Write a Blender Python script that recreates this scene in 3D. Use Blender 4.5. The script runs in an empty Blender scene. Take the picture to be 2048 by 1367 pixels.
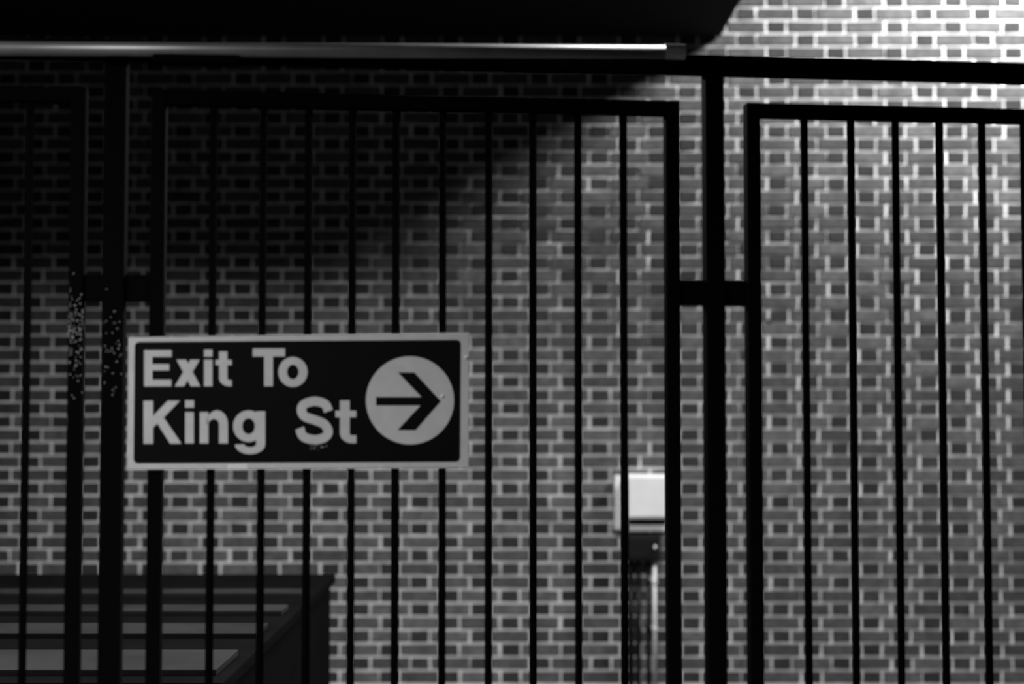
import bpy, bmesh, math, random
from mathutils import Vector, Matrix
random.seed(7)
C = bpy.context.scene.collection
S = bpy.context.scene

# ------------------------------------------------------------------ camera
W, H, LENS = 2048, 1367, 50.0
FPX = W * LENS / 36.0
EYE = Vector((0, 0, 1.6))
PITCH = math.radians(2.5)
cam = bpy.data.cameras.new('camera'); cam.lens = LENS; cam.sensor_width = 36.0
cam.clip_start = 0.05
cam.dof.use_dof = True
cam.dof.focus_distance = 4.2
cam.dof.aperture_fstop = 1.35
camo = bpy.data.objects.new('camera', cam); C.objects.link(camo)
camo.location = EYE; camo.rotation_euler = (math.pi / 2 + PITCH, 0, 0)
S.camera = camo

# ------------------------------------------------------------------ world, exposure
S.view_settings.view_transform = 'Standard'
S.view_settings.look = 'None'
S.view_settings.gamma = 1.0
S.view_settings.use_curve_mapping = False
S.view_settings.exposure = 0.0
wd = bpy.data.worlds.new('night_sky'); S.world = wd; wd.use_nodes = True
wd.node_tree.nodes['Background'].inputs[0].default_value = (1, 1, 1, 1)
wd.node_tree.nodes['Background'].inputs[1].default_value = 0.0006

# lamp outputs in watts (the fittings that hold them are built further down)
WALL_LAMP_W = 2050.0
CANOPY_LAMP_W = (92.0, 24.0)
LANE_FILL_W = (68.0, 105.0)  # lamps added behind the fence to brighten the lower wall

# ------------------------------------------------------------------ pixel helpers
cp, sp = math.cos(PITCH), math.sin(PITCH)
def ray(px, py):
    a, b = (px - W / 2) / FPX, (H / 2 - py) / FPX
    return Vector((a, cp - b * sp, sp + b * cp))
WALL_Y = 8.03
def on_y(px, py, y=WALL_Y):
    r = ray(px, py); return EYE + r * (y / r.y)
YAW = math.radians(6.0)
FD = Vector((math.cos(YAW), math.sin(YAW), 0))        # along the fence
FN = Vector((math.sin(YAW), -math.cos(YAW), 0))       # fence normal, towards the camera
F0 = Vector((0, 3.4, 0))
def fs(px, py, off=0.0):
    """pixel -> (s, z) on the fence plane moved `off` towards the camera"""
    r = ray(px, py); o = F0 + FN * off
    t = (o - EYE).dot(FN) / r.dot(FN)
    p = EYE + r * t
    return (p - o).dot(FD), p.z
def fw(s, z, off=0.0):
    p = F0 + FD * s + FN * off
    return Vector((p.x, p.y, z))
FROT = Matrix(((FD.x, -FN.x, 0), (FD.y, -FN.y, 0), (0, 0, 1)))   # local x along fence, y away, z up

# ------------------------------------------------------------------ materials
def mat(name, col, rough=0.6, metal=0.0, noise=0.0, nscale=8.0, bump=0.0, bscale=60.0, spec=0.5, attr=None):
    m = bpy.data.materials.new(name); m.use_nodes = True
    n, l = m.node_tree.nodes, m.node_tree.links
    b = n['Principled BSDF']
    b.inputs['Roughness'].default_value = rough
    b.inputs['Metallic'].default_value = metal
    b.inputs['Specular IOR Level'].default_value = spec
    tc = n.new('ShaderNodeTexCoord')
    geo = n.new('ShaderNodeNewGeometry')
    if attr:
        at = n.new('ShaderNodeAttribute'); at.attribute_name = attr
        src = at.outputs['Fac']
    else:
        v = n.new('ShaderNodeValue'); v.outputs[0].default_value = col; src = v.outputs[0]
    if noise:
        nz = n.new('ShaderNodeTexNoise'); nz.inputs['Scale'].default_value = nscale
        nz.inputs['Detail'].default_value = 6
        l.new(geo.outputs['Position'], nz.inputs['Vector'])
        mr = n.new('ShaderNodeMapRange')
        mr.inputs['From Min'].default_value = 0.3; mr.inputs['From Max'].default_value = 0.7
        mr.inputs['To Min'].default_value = 1 - noise; mr.inputs['To Max'].default_value = 1 + noise
        l.new(nz.outputs['Fac'], mr.inputs['Value'])
        mu = n.new('ShaderNodeMath'); mu.operation = 'MULTIPLY'
        l.new(src, mu.inputs[0]); l.new(mr.outputs['Result'], mu.inputs[1])
        src = mu.outputs[0]
    cb = n.new('ShaderNodeCombineColor')
    for k in range(3): l.new(src, cb.inputs[k])
    l.new(cb.outputs[0], b.inputs['Base Color'])
    if bump:
        nb = n.new('ShaderNodeTexNoise'); nb.inputs['Scale'].default_value = bscale; nb.inputs['Detail'].default_value = 4
        l.new(geo.outputs['Position'], nb.inputs['Vector'])
        bp = n.new('ShaderNodeBump'); bp.inputs['Strength'].default_value = bump; bp.inputs['Distance'].default_value = 0.01
        l.new(nb.outputs['Fac'], bp.inputs['Height']); l.new(bp.outputs['Normal'], b.inputs['Normal'])
    return m
def emit(name, strength):
    m = bpy.data.materials.new(name); m.use_nodes = True
    b = m.node_tree.nodes['Principled BSDF']
    b.inputs['Emission Color'].default_value = (1, 1, 1, 1); b.inputs['Emission Strength'].default_value = strength
    return m
M = dict(
    brick=mat('brick', 0.1, 0.85, noise=0.35, nscale=22, bump=0.25, bscale=90, attr='tone'),
    mortar=mat('mortar', 0.74, 0.9, noise=0.22, nscale=9, bump=0.3, bscale=120),
    black=mat('black_gloss_paint', 0.003, 0.95, bump=0.08, bscale=150, spec=0.0),
    post=mat('black_wet_paint', 0.003, 0.85, bump=0.35, bscale=260, spec=0.01),
    signwhite=mat('sign_white', 0.62, 0.45, noise=0.06, nscale=30),
    signblack=mat('sign_black', 0.004, 0.5, spec=0.08),
    tape=mat('sign_tape_and_glint', 0.85, 0.4),  # tape patch, and the rivets whitened to imitate glints
    alu=mat('dull_aluminium', 0.38, 0.42, metal=0.6, noise=0.2, nscale=7),
    steel=mat('bright_steel', 0.8, 0.15, metal=1.0),
    water=mat('white_glint_bead', 0.9, 0.04, spec=1.0),  # opaque white drops, lamp glints put into their colour
    boxwhite=mat('white_enamel', 0.8, 0.4, noise=0.05, nscale=12),
    pvc=mat('grey_plastic', 0.62, 0.5),
    darkbox=mat('dark_plastic', 0.008, 0.4, spec=0.25),
    darkpipe=mat('dark_pipe', 0.006, 0.35, spec=0.2),
    lid=mat('dark_lid', 0.0016, 0.8, noise=0.3, nscale=5, spec=0.02),
    batten=mat('pale_batten', 0.009, 0.5, noise=0.5, nscale=4, spec=0.2),  # paler than the lid, with random mottling
    ground=mat('wet_asphalt', 0.02, 0.7, noise=0.4, nscale=14, bump=0.3, bscale=80),
    canopy=mat('canopy_paint', 0.012, 0.9, spec=0.1),
    housing=mat('lamp_housing', 0.3, 0.5),
    glow=emit('lamp_diffuser', 1.5),
)

# ------------------------------------------------------------------ mesh helpers
def bm_box(bm, a, b, bevel=0.0):
    r = bmesh.ops.create_cube(bm, size=1.0)
    vs = r['verts']
    for v in vs:
        v.co = Vector([a[i] + (v.co[i] + 0.5) * (b[i] - a[i]) for i in range(3)])
    if bevel:
        es = list({e for v in vs for e in v.link_edges})
        bmesh.ops.bevel(bm, geom=es, offset=bevel, segments=2, affect='EDGES', profile=0.7)
    return bm
def bm_tube(bm, p, q, r, n=14):
    p, q = Vector(p), Vector(q); d = q - p
    res = bmesh.ops.create_cone(bm, cap_ends=True, segments=n, radius1=r, radius2=r, depth=d.length)
    mx = Matrix.Translation((p + q) / 2) @ d.to_track_quat('Z', 'Y').to_matrix().to_4x4()
    bmesh.ops.transform(bm, matrix=mx, verts=res['verts'])
    return bm
def bm_poly(bm, pts, y0, y1):
    """(x, z) outline, front face at y0 (camera side), extruded back to y1"""
    vs = [bm.verts.new((x, y0, z)) for x, z in pts]
    f = bm.faces.new(vs)
    bk = [bm.verts.new((x, y1, z)) for x, z in pts]
    n = len(vs)
    for i in range(n):
        bm.faces.new((vs[i], bk[i], bk[(i + 1) % n], vs[(i + 1) % n]))
    return bm
def bm_strip(bm, outer, inner, y0, y1, close=False):
    n = len(outer)
    rng = range(n if close else n - 1)
    fo = [bm.verts.new((x, y0, z)) for x, z in outer]; fi = [bm.verts.new((x, y0, z)) for x, z in inner]
    bo = [bm.verts.new((x, y1, z)) for x, z in outer]; bi = [bm.verts.new((x, y1, z)) for x, z in inner]
    for i in rng:
        j = (i + 1) % n
        bm.faces.new((fo[i], fo[j], fi[j], fi[i]))
        bm.faces.new((fo[i], bo[i], bo[j], fo[j]))
        bm.faces.new((fi[i], fi[j], bi[j], bi[i]))
    if not close:
        bm.faces.new((fo[0], fi[0], bi[0], bo[0])); bm.faces.new((fo[-1], bo[-1], bi[-1], fi[-1]))
    return bm
def mesh_of(bm, name, m, smooth=False):
    bmesh.ops.recalc_face_normals(bm, faces=bm.faces[:])
    me = bpy.data.meshes.new(name); bm.to_mesh(me); bm.free()
    me.materials.append(m)
    if smooth:
        for p in me.polygons: p.use_smooth = True
    return me
def link(name, me, parent=None, loc=None):
    o = bpy.data.objects.new(name, me); C.objects.link(o)
    if parent: o.parent = parent
    if loc is not None: o.location = loc
    return o
def obj(name, bm, m, parent=None, smooth=False):
    return link(name, mesh_of(bm, name, m, smooth), parent)
def tag(o, label, cat, group=None):
    o['label'] = label; o['category'] = cat
    if group: o['group'] = group
    return o
def thing(name, label, cat, loc, fence=False, group=None):
    o = bpy.data.objects.new(name, None); C.objects.link(o)
    o.location = loc
    if fence: o.rotation_euler = (0, 0, YAW)
    o.empty_display_size = 0.1
    return tag(o, label, cat, group)
NB = lambda: bmesh.new()

# ------------------------------------------------------------------ setting: floor, brick wall
fl = obj('floor', bm_box(NB(), (-7, -4, -0.1), (7.5, WALL_Y + 0.15, 0.0)), M['ground']); fl['kind'] = 'structure'

COURSE, PER = 0.075, 0.3375
PROUD = 0.005
X0, X1, ZTOP = -5.6, 6.2, 5.1
wall = obj('wall_back', bm_box(NB(), (X0, WALL_Y + PROUD, 0), (X1, WALL_Y + 0.22, ZTOP)), M['mortar'])
wall['kind'] = 'structure'
ref = on_y(840.6, 949.6)                       # centre of one dark header
row_ref = int(ref.z / COURSE); z_off = ref.z - (row_ref + 0.5) * COURSE
def brick_bm(bm, cx, cz, w, h, jit, tone, lay, rnd):
    hw, hh = w / 2, h / 2
    j = lambda: rnd.uniform(-jit, jit)
    c = 0.0025
    back = [(-hw, -hh), (hw, -hh), (hw, hh), (-hw, hh)]
    back = [(x + j(), z + j()) for x, z in back]
    fr = [(x - math.copysign(c, x), z - math.copysign(c, z)) for x, z in back]
    y1 = WALL_Y + 0.03; ym = WALL_Y + 0.0022 + rnd.uniform(0, 0.0008); y0 = WALL_Y + rnd.uniform(-0.0015, 0.0008)
    rings = []
    for ring, y in ((back, y1), (back, ym), (fr, y0)):
        rings.append([bm.verts.new((cx + x, y, cz + z)) for x, z in ring])
    faces = [bm.faces.new(rings[2])]
    for a, b in ((0, 1), (1, 2)):
        for i in range(4):
            k = (i + 1) % 4
            faces.append(bm.faces.new((rings[a][i], rings[a][k], rings[b][k], rings[b][i])))
    for f in faces:
        for lp in f.loops: lp[lay] = (tone, tone, tone, 1)
rnd = random.Random(3)
def tone_of(header):
    if header: return rnd.choice((0.012, 0.016, 0.02, 0.03))
    return rnd.choice((0.042, 0.055, 0.065, 0.08, 0.09, 0.06))
spots = []
for r in range(int(ZTOP / COURSE)):
    cz = (r + 0.5) * COURSE + z_off
    if cz > ZTOP - 0.04 or cz < 0.035: continue
    sh = 0.0 if (r - row_ref) % 2 == 0 else PER / 2
    k0 = int((X0 - ref.x) / PER) - 1
    for k in range(k0, k0 + int((X1 - X0) / PER) + 4):
        hx = ref.x + sh + k * PER + rnd.uniform(-0.004, 0.004)
        for header, cx, w in ((True, hx, 0.1), (False, hx + PER / 2, 0.213)):
            if X0 + w / 2 < cx < X1 - w / 2: spots.append((header, cx, cz, w))
# bricks best seen in the photograph: the lit, sharp band below and beside the sign
def shown(s):
    d = EYE; px = W / 2 + FPX * (s[1] / WALL_Y)
    py = H / 2 + FPX * sp / cp - FPX * (s[2] - 1.6) / WALL_Y
    return math.hypot((px - 900) / 1.55, py - 1130) + (0 if not s[0] else 60)
spots.sort(key=shown)
variants = {True: [], False: []}
for header in (True, False):
    for k in range(10):
        bm = NB(); lay = bm.loops.layers.float_color.new('tone')
        brick_bm(bm, 0, 0, 0.1 if header else 0.213, 0.063, 0.002, tone_of(header), lay, rnd)
        me = mesh_of(bm, 'brick', M['brick']); variants[header].append(me)
for s in spots[:300]:
    b = link('brick', rnd.choice(variants[s[0]]), wall, (s[1], 0, s[2]))
bm = NB(); lay = bm.loops.layers.float_color.new('tone')
for s in spots[300:]:
    brick_bm(bm, s[1], s[2], s[3], 0.063, 0.002, tone_of(s[0]), lay, rnd)
rest = obj('brickwork', bm, M['brick'], wall); rest['kind'] = 'stuff'

# ------------------------------------------------------------------ canopy over the camera side, with its lamps and added lane lamps
ce = on_y(1440, 74); CX, CZ = ce.x, ce.z
can = obj('ceiling', bm_box(NB(), (-5.5, -3.0, CZ), (CX, WALL_Y - 0.01, CZ + 0.1)), M['canopy']); can['kind'] = 'structure'
def canopy_lamp(x, y, watts, label, hz=3.1, spread=164):
    t = thing('batten_lamp', label, 'lamp', (x, y, hz), group='canopy lamps')
    for sx in (-0.45, 0.45): obj('hanger_rod', bm_tube(NB(), (sx, 0, -0.005), (sx, 0, CZ - hz), 0.006, 8), M['housing'], t)
    obj('housing', bm_box(NB(), (-0.6, -0.07, -0.06), (0.6, 0.07, 0.0), 0.008), M['housing'], t)
    obj('diffuser', bm_box(NB(), (-0.58, -0.055, -0.085), (0.58, 0.055, -0.06), 0.01), M['glow'], t)
    L = bpy.data.lights.new('batten_light', 'AREA'); L.shape = 'RECTANGLE'; L.size = 1.16; L.size_y = 0.11; L.energy = watts; L.spread = math.radians(spread)
    lo = bpy.data.objects.new('batten_light', L); C.objects.link(lo); lo.parent = t; lo.location = (0, 0, -0.09)
canopy_lamp(-2.0, 1.3, CANOPY_LAMP_W[0], 'long batten lamp under the canopy on the sign side')
canopy_lamp(0.2, 0.2, CANOPY_LAMP_W[1], 'long hanging batten lamp nearest the open end of the canopy')
canopy_lamp(-2.2, 4.95, LANE_FILL_W[0], 'added hanging batten lamp behind the wet fence post, brightening the wall', 3.16, 158)  # unseen lane lamps, added to light the brickwork low down
canopy_lamp(0.1, 4.95, LANE_FILL_W[1], 'added hanging batten lamp behind the signed fence, brightening the wall', 3.16, 158)

# bulkhead lamp on a bracket of the brick wall, above the fence's far end
ARM = 1.2
lp = Vector((3.55, 0, 5.75))
t = thing('wall_lamp', 'bright bulkhead lamp on a bracket high on the brick wall', 'lamp', (lp.x, WALL_Y, lp.z))
obj('wall_plate', bm_box(NB(), (-0.07, -0.012, -0.09), (0.07, 0.0, 0.09), 0.004), M['housing'], t)
obj('bracket_arm', bm_tube(NB(), (0, -0.01, 0), (0, -ARM, 0.04), 0.014), M['housing'], t)
obj('lamp_shade', bm_tube(NB(), (0, -ARM, 0.02), (0, -ARM, 0.07), 0.11, 24), M['housing'], t)
obj('globe', bm_tube(NB(), (0, -ARM, -0.07), (0, -ARM, 0.02), 0.07, 20), M['glow'], t)
L = bpy.data.lights.new('wall_lamp_bulb', 'POINT'); L.energy = WALL_LAMP_W; L.shadow_soft_size = 0.45
lo = bpy.data.objects.new('wall_lamp_bulb', L); C.objects.link(lo); lo.parent = t; lo.location = (0, -ARM, -0.3)

# ------------------------------------------------------------------ fence
BAR_R = 0.0093
rail_z = fs(1335, 218)[1]
TOP = rail_z
def S_at(px, py=1000): return fs(px, py)[0]
def panel(label, stiles, bars, ends):
    s0, s1 = ends
    t = thing('steel_fence', label, 'fence', fw((s0 + s1) / 2, 0), True, 'steel fences')
    mid = (s0 + s1) / 2
    rr = 0.017
    for z in (TOP, 0.14):
        obj('rail', bm_box(NB(), (s0 - mid, -rr, z - rr), (s1 - mid, rr, z + rr), 0.003), M['black'], t)
    st = mesh_of(bm_box(NB(), (-0.017, -0.02, 0.05), (0.017, 0.02, TOP + rr), 0.004), 'stile', M['post'])
    for s in stiles: link('stile', st, t, (s - mid, 0, 0))
    bmesh_b = mesh_of(bm_tube(NB(), (0, 0, 0.14), (0, 0, TOP), BAR_R, 12), 'bar', M['black'], True)
    for s in bars: link('bar', bmesh_b, t, (s - mid, 0, 0))
    return t
# panel behind the sign
b_bars = [S_at(x) for x in (421, 521.5, 613, 702, 790, 884, 977, 1066, 1157, 1249)]
sB0, sB1 = S_at(311), S_at(1346)
pB = panel('black fence panel between the two posts, carrying the exit sign', (sB0, sB1), b_bars, (sB0, sB1))
sC0 = S_at(1509)
c_bars = [S_at(x) for x in (1615, 1709, 1799, 1888, 1974)]
while len(c_bars) < 13: c_bars.append(c_bars[-1] + 0.109)
sC1 = c_bars[-1] + 0.12
pC = panel('black fence panel without a sign, in front of the brightest brickwork', (sC0, sC1), c_bars, (sC0, sC1))
sA1 = S_at(149)
a_bars = [S_at(49)]
while len(a_bars) < 9: a_bars.append(a_bars[-1] - 0.112)
sA0 = a_bars[-1] - 0.12
pA = panel('black fence panel beside the sign edge, partly past the wet post', (sA0, sA1), a_bars, (sA0, sA1))

beam_lo, beam_hi = fs(1600, 153)[1], fs(1600, 118)[1]
brk_hi, brk_lo = fs(1430, 560)[1], fs(1430, 611)[1]
for px, l, r, wid, label in ((224, sA1, sB0, 0.05, 'black steel fence post beside the exit sign, beaded with water'),
                             (1430, sB1, sC0, 0.046, 'black steel fence post between the signed and unsigned panels')):
    s = S_at(px)
    t = thing('fence_post', label, 'post', fw(s, 0), True, 'fence posts')
    obj('shaft', bm_box(NB(), (-wid / 2, -wid / 2, 0), (wid / 2, wid / 2, beam_lo), 0.004), M['post'], t)
    for a, b in ((l + 0.0185, s - wid / 2), (s + wid / 2, r - 0.0185)):
        obj('bracket', bm_box(NB(), (a - s, -0.012, brk_lo), (b - s, 0.012, brk_hi), 0.003), M['post'], t)
        obj('bracket', bm_box(NB(), (a - s, -0.012, 0.3), (b - s, 0.012, 0.36), 0.003), M['post'], t)

# beam across the post tops
s0, s1 = sA0 - 0.3, sC1 + 0.3
t = thing('overhead_beam', 'black steel beam running over the fence post tops', 'beam', fw(0, beam_lo), True)
hb = beam_hi - beam_lo
obj('flange', bm_box(NB(), (s0, -0.03, 0), (s1, 0.03, hb * 0.3), 0.002), M['black'], t)
obj('web', bm_box(NB(), (s0, -0.018, hb * 0.3), (s1, 0.018, hb), 0.002), M['black'], t)
# pale tube fixed in front of the beam, ends past the second post
a = fs(-500, 95, 0.06); b = fs(1366, 104, 0.06)
t = thing('conduit', 'pale metal tube along the front of the overhead beam', 'pipe', fw(b[0], b[1], 0.06), True)
obj('tube', bm_tube(NB(), (a[0] - b[0], 0, a[1] - b[1]), (0, 0, 0), 0.0165, 20), M['alu'], t, True)
obj('end_cap', bm_tube(NB(), (-0.045, 0, 0), (0.004, 0, 0), 0.0185, 20), M['alu'], t)
for px in (385,):
    q = fs(px, 98, 0.06); zz = b[1] + (q[0] - b[0]) * (a[1] - b[1]) / (a[0] - b[0])
    obj('clip', bm_box(NB(), (q[0] - b[0] - 0.09, -0.012, zz - b[1] - 0.034), (q[0] - b[0] + 0.11, 0.03, zz - b[1] - 0.012), 0.008), M['black'], t)

# ------------------------------------------------------------------ exit sign
SOFF = 0.028                                     # plate front, in front of the bars
def sg(px, py): return fs(px, py, SOFF)
org = sg(600, 803)
def loc2(px, py):
    s, z = sg(px, py); return (s - org[0], z - org[1])
sign = thing('exit_sign', 'black exit sign with white border, lettering and arrow disc', 'sign', fw(org[0], org[1], SOFF), True)
corners = [(257, 674), (937.5, 664.5), (936.5, 935), (254, 938.5)]
co = [loc2(*c) for c in corners]
obj('plate', bm_poly(NB(), co, 0.0, 0.004), M['signwhite'], sign)
def rounded(cs, r, n=5):
    out = []
    for i in range(4):
        p, a, b = Vector(cs[i]), Vector(cs[i - 1]), Vector(cs[(i + 1) % 4])
        u, v = (a - p).normalized() * r, (b - p).normalized() * r
        for k in range(n + 1):
            q = k / n
            out.append(p + u * (1 - q) ** 2 + v * q ** 2)
    return [(p.x, p.y) for p in out]
inner = [loc2(*c) for c in ((269.5, 683.5), (921.5, 679), (920, 922.5), (267, 926))]
obj('field', bm_poly(NB(), rounded(inner, 0.012), -0.0008, 0.0004), M['signblack'], sign)
Y0, Y1 = -0.0016, -0.0006
A1 = lambda x, y: loc2(230 + x / 4.2725, 640 + y / 4.2725)     # zoom of the left half
A2 = lambda x, y: loc2(580 + x / 4.2725, 640 + y / 4.2725)     # zoom of the right half
def polys(A, *ps):
    bm = NB()
    for k, p in enumerate(ps): bm_poly(bm, [A(*q) for q in p], Y0 - 0.00015 * k, Y1)
    return bm
rect = lambda x0, y0, x1, y1: [(x0, y0), (x1, y0), (x1, y1), (x0, y1)]
def arc(cx, cy, rx, ry, a0, a1, n=24):
    return [(cx + rx * math.cos(math.radians(a0 + (a1 - a0) * k / n)), cy + ry * math.sin(math.radians(a0 + (a1 - a0) * k / n))) for k in range(n + 1)]
def ring(bm, A, cx, cy, r1, r2, a0=0, a1=360, c2=None):
    c2 = c2 or (cx, cy)
    o = [A(*p) for p in arc(cx, cy, r1[0], r1[1], a0, a1, 36)]; i = [A(*p) for p in arc(c2[0], c2[1], r2[0], r2[1], a0, a1, 36)]
    if a1 - a0 == 360: o.pop(); i.pop(); bm_strip(bm, o, i, Y0, Y1, True)
    else: bm_strip(bm, o, i, Y0, Y1)
    return bm
def stroke(bm, A, pts, w, n=10):
    P = [Vector(p) for p in pts]; path = []
    for i in range(len(P) - 1):
        p0 = P[max(i - 1, 0)]; p1 = P[i]; p2 = P[i + 1]; p3 = P[min(i + 2, len(P) - 1)]
        for k in range(n):
            q = k / n
            path.append(0.5 * (2 * p1 + (p2 - p0) * q + (2 * p0 - 5 * p1 + 4 * p2 - p3) * q * q + (3 * p1 - p0 - 3 * p2 + p3) * q ** 3))
    path.append(P[-1]); o, i_ = [], []
    for k in range(len(path)):
        d = (path[min(k + 1, len(path) - 1)] - path[max(k - 1, 0)]).normalized(); nn = Vector((-d.y, d.x)) * w / 2
        o.append(A(*(path[k] + nn))); i_.append(A(*(path[k] - nn)))
    return bm_strip(bm, o, i_, Y0, Y1)
def letter(bm, parent=sign): return obj('letter', bm, M['signwhite'], parent)
letter(polys(A1, rect(250, 255, 320, 565), rect(320, 255, 485, 313), rect(320, 375, 465, 429), rect(320, 508, 483, 565)))      # E
letter(polys(A1, [(526, 337), (608, 337), (730, 565), (648, 565)], [(645, 337), (725, 337), (590, 565), (512, 565)]))            # x
letter(polys(A1, rect(762, 337, 832, 564), rect(762, 250, 832, 312)))                                                            # i
def small_t(A, x0, x1, top, xa, xb, ya, yb, bot, foot):
    w = x1 - x0
    bm = polys(A, rect(x0, top, x1, bot - foot - 18), rect(xa, ya, xb, yb))
    r1, r2 = w + 22, 22
    cx, cy = x1 + 22, bot - foot - 18
    o = [A(*p) for p in arc(cx, cy, r1, foot + 18, 180, 90, 12)]; i = [A(*p) for p in arc(cx, cy, r2, 18, 180, 90, 12)]
    bm_strip(bm, o, i, Y0 - 0.0004, Y1)
    bm_poly(bm, [A(*p) for p in rect(cx, bot - foot, xb, bot)], Y0, Y1)
    return bm
letter(small_t(A1, 891, 960, 266, 860, 998, 338, 384, 565, 54))                                                                  # t
letter(polys(A1, rect(1178, 240, 1453, 310), rect(1274, 310, 1350, 564)))                                                        # T
letter(ring(NB(), A1, 1520, 442, (125, 128), (50, 62)))                                                                          # o
letter(polys(A1, rect(245, 687, 326, 1054), [(326, 818), (452, 687), (555, 687), (417, 830), (326, 918)],
             [(362, 880), (415, 828), (568, 1053), (472, 1053)]))                                                                # K
letter(polys(A1, rect(600, 785, 674, 1051), rect(600, 683, 676, 747)))                                                           # i
bm = polys(A1, rect(725, 785, 798, 1051), rect(890, 888, 965, 1051))                                                             # n
ring(bm, A1, 872, 890, (93, 120), (45, 47), 180, 360, (845, 890)); letter(bm)
bm = ring(NB(), A1, 1142, 905, (132, 135), (54, 68))                                                                             # g
for p in (rect(1207, 778, 1285, 1057),): bm_poly(bm, [A1(*q) for q in p], Y0 - 0.00015, Y1)
ring(bm, A1, 1155, 1056, (130, 88), (52, 28), 0, 176, (1155, 1056)); letter(bm)
letter(stroke(NB(), A2, [(328, 778), (300, 718), (212, 692), (122, 718), (98, 768), (128, 822), (212, 852), (292, 888), (326, 948), (296, 1000), (208, 1020), (116, 994), (82, 922)], 78))   # S
letter(small_t(A2, 427, 510, 684, 388, 566, 772, 828, 1050, 68))                                                                 # t
disc = obj('disc', bm_poly(NB(), [A2(*p) for p in arc(1025, 684, 376, 376, 0, 360, 64)[:-1]], Y0, Y1), M['signwhite'], sign)
Y0, Y1 = -0.0024, -0.0014
obj('arrow', polys(A2, [(735, 655), (1122, 655), (922, 446), (1062, 446), (1288, 690), (1072, 938), (918, 938), (1115, 727), (735, 727)]), M['signblack'], disc)
obj('tape_patch', bm_poly(NB(), [A1(*p) for p in ((962, 1232), (1128, 1230), (1134, 1272), (958, 1272))], -0.001, 0.0005), M['tape'], sign)
for cx, cy, pr in ((1506, 318, A2), (1302, 648, A2)):
    c = pr(cx, cy); bm = NB()
    bmesh.ops.create_uvsphere(bm, u_segments=14, v_segments=8, radius=0.0045)
    bmesh.ops.transform(bm, matrix=Matrix.Translation((c[0], -0.001, c[1])), verts=bm.verts[:])
    obj('glint_rivet', bm, M['tape'], sign, True)  # white heads stand in for bright glints on the sign
bm = NB()
for k in range(14):
    x, y, r = random.uniform(165, 345), random.uniform(1065, 1110), random.uniform(1.5, 6)
    bm_poly(bm, [A2(x + r * math.cos(q), y + r * math.sin(q)) for q in (0.2, 1.4, 2.9, 4.3, 5.3)], -0.0012, -0.0006)
ch = obj('paint_chips', bm, M['signwhite'], sign); ch['kind'] = 'stuff'

# ------------------------------------------------------------------ water beads on the wet steel by the sign, whitened to imitate glints
def beads(parent_s, px0, px1, py0, py1, n, name_parent, front):
    bm = NB()
    for k in range(n):
        px = random.uniform(px0, px1); py = random.gauss((py0 + py1) / 2, (py1 - py0) / 4)
        s, z = fs(px, py, front)
        r = random.uniform(0.0006, 0.0013)
        res = bmesh.ops.create_icosphere(bm, subdivisions=2, radius=r)
        for v in res['verts']: v.co = Vector((v.co.x, v.co.y * 0.6, v.co.z)) + Vector((s - parent_s, -front, z))
    o = obj('water_bead_glints', bm, M['water'], name_parent, True); o['kind'] = 'stuff'
posts = [o for o in bpy.data.objects if o.name.startswith('fence_post')]
beads((sA0 + sA1) / 2, 136, 166, 560, 760, 130, pA, 0.0203)
beads(S_at(224), 208, 243, 600, 800, 40, posts[0], 0.0253)

# ------------------------------------------------------------------ meter box, conduit, valve box and pipes on the wall
def wbox(parent, name, px0, py0, px1, py1, dep, m, bevel=0.004, y_in=0.0):
    a, b = on_y(px0, py1), on_y(px1, py0); o = parent.location
    return obj(name, bm_box(NB(), (a.x - o.x, -dep, a.z - o.z), (b.x - o.x, -y_in, b.z - o.z), bevel), m, parent)
base = on_y(1290, 1034)
t = thing('meter_box', 'white enamel meter box fixed to the brick wall', 'box', (base.x, WALL_Y - 0.003, base.z))
wbox(t, 'body', 1250, 947, 1337, 1034, 0.11, M['boxwhite'], 0.008)
d = wbox(t, 'door', 1254, 951, 1333, 1030, 0.118, M['boxwhite'], 0.004, 0.108)
wbox(d, 'lock', 1263, 984, 1270, 992, 0.124, M['darkbox'], 0.001, 0.116)
base = on_y(1236, 1056)
t = thing('cable_trunking', 'short pale upright trunking beside the white meter box', 'trunking', (base.x, WALL_Y - 0.003, base.z))
wbox(t, 'cover', 1228, 950, 1244, 1056, 0.06, M['boxwhite'], 0.004)
wbox(t, 'end_cap', 1227, 1050, 1245, 1057, 0.062, M['pvc'], 0.002)
base = on_y(1292, 1062)
t = thing('wall_ledge', 'narrow pale bracket under the white meter box', 'bracket', (base.x, WALL_Y - 0.003, base.z))
wbox(t, 'plate', 1256, 1047, 1332, 1060, 0.05, M['pvc'], 0.002)
wbox(t, 'back_strip', 1258, 1036, 1330, 1049, 0.012, M['darkbox'], 0.001)
base = on_y(1288, 1117)
t = thing('junction_box', 'dark junction box below the white meter box', 'box', (base.x, WALL_Y - 0.003, base.z))
wbox(t, 'body', 1248, 1066, 1316, 1117, 0.1, M['darkbox'], 0.006)
wbox(t, 'cover', 1254, 1071, 1311, 1112, 0.107, M['darkbox'], 0.004, 0.098)
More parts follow.
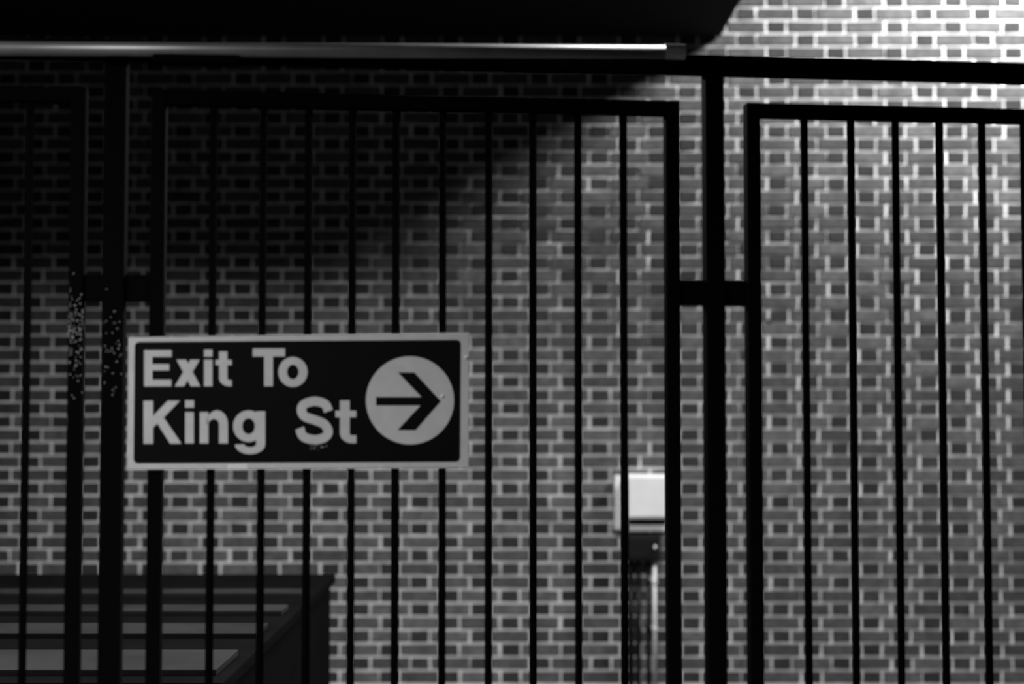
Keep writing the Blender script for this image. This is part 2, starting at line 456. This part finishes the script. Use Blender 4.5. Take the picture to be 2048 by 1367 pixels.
c = on_y(1306, 1090); bm = NB(); bmesh.ops.create_uvsphere(bm, u_segments=12, v_segments=8, radius=0.012)
bmesh.ops.transform(bm, matrix=Matrix.Translation((c.x - base.x, -0.108, c.z - base.z)), verts=bm.verts[:])
obj('screw', bm, M['steel'], t, True)
def wpipe(px, r, m, label):
    p = on_y(px, 1118); z1 = p.z
    t = thing('drop_pipe', label, 'pipe', (p.x, WALL_Y - 0.05, 0), group='pipes below the junction box')
    obj('tube', bm_tube(NB(), (0, 0, 0), (0, 0, z1), r, 16), m, t, True)
    for z in (0.35, 0.8, z1 - 0.12):
        obj('clip', bm_box(NB(), (-r - 0.004, -r - 0.003, z - 0.01), (r + 0.004, 0.046, z + 0.01), 0.002), m, t)
wpipe(1259, 0.016, M['darkpipe'], 'thicker dark pipe dropping from the dark junction box')
wpipe(1275, 0.012, M['darkpipe'], 'middle dark pipe dropping from the dark junction box')
wpipe(1295, 0.013, M['darkpipe'], 'dark pipe next to the thin pale pipe below the junction box')
wpipe(1307, 0.009, M['pvc'], 'thin pale pipe dropping beside the dark pipes on the brick wall')

# ------------------------------------------------------------------ low dark storage box behind the fence
ZT = 0.85
def top_y(py):
    r = ray(1024, py); return r.y * (ZT - 1.6) / r.z
xe = ray(640, 1172).x / ray(640, 1172).y * top_y(1172)
yb, yf = top_y(1142), top_y(1356)
t = thing('storage_box', 'low dark storage box with battens across its flat lid, behind the fence', 'box', (xe - 1.4, (yb + yf) / 2, 0))
ox, oy = xe - 1.4, (yb + yf) / 2
obj('body', bm_box(NB(), (-1.38, yf - oy + 0.02, 0.0), (1.38, yb - oy - 0.02, ZT - 0.05), 0.01), M['lid'], t)
obj('lid', bm_box(NB(), (-1.4, yf - oy, ZT - 0.05), (1.4, yb - oy, ZT - 0.012), 0.008), M['lid'], t)
for py0, py1 in ((1179, 1188), (1211, 1224), (1248, 1269), (1302, 1342)):
    obj('batten', bm_box(NB(), (-1.36, top_y(py1) - oy, ZT - 0.014), (1.36, top_y(py0) - oy, ZT + 0.006), 0.004), M['batten'], t)
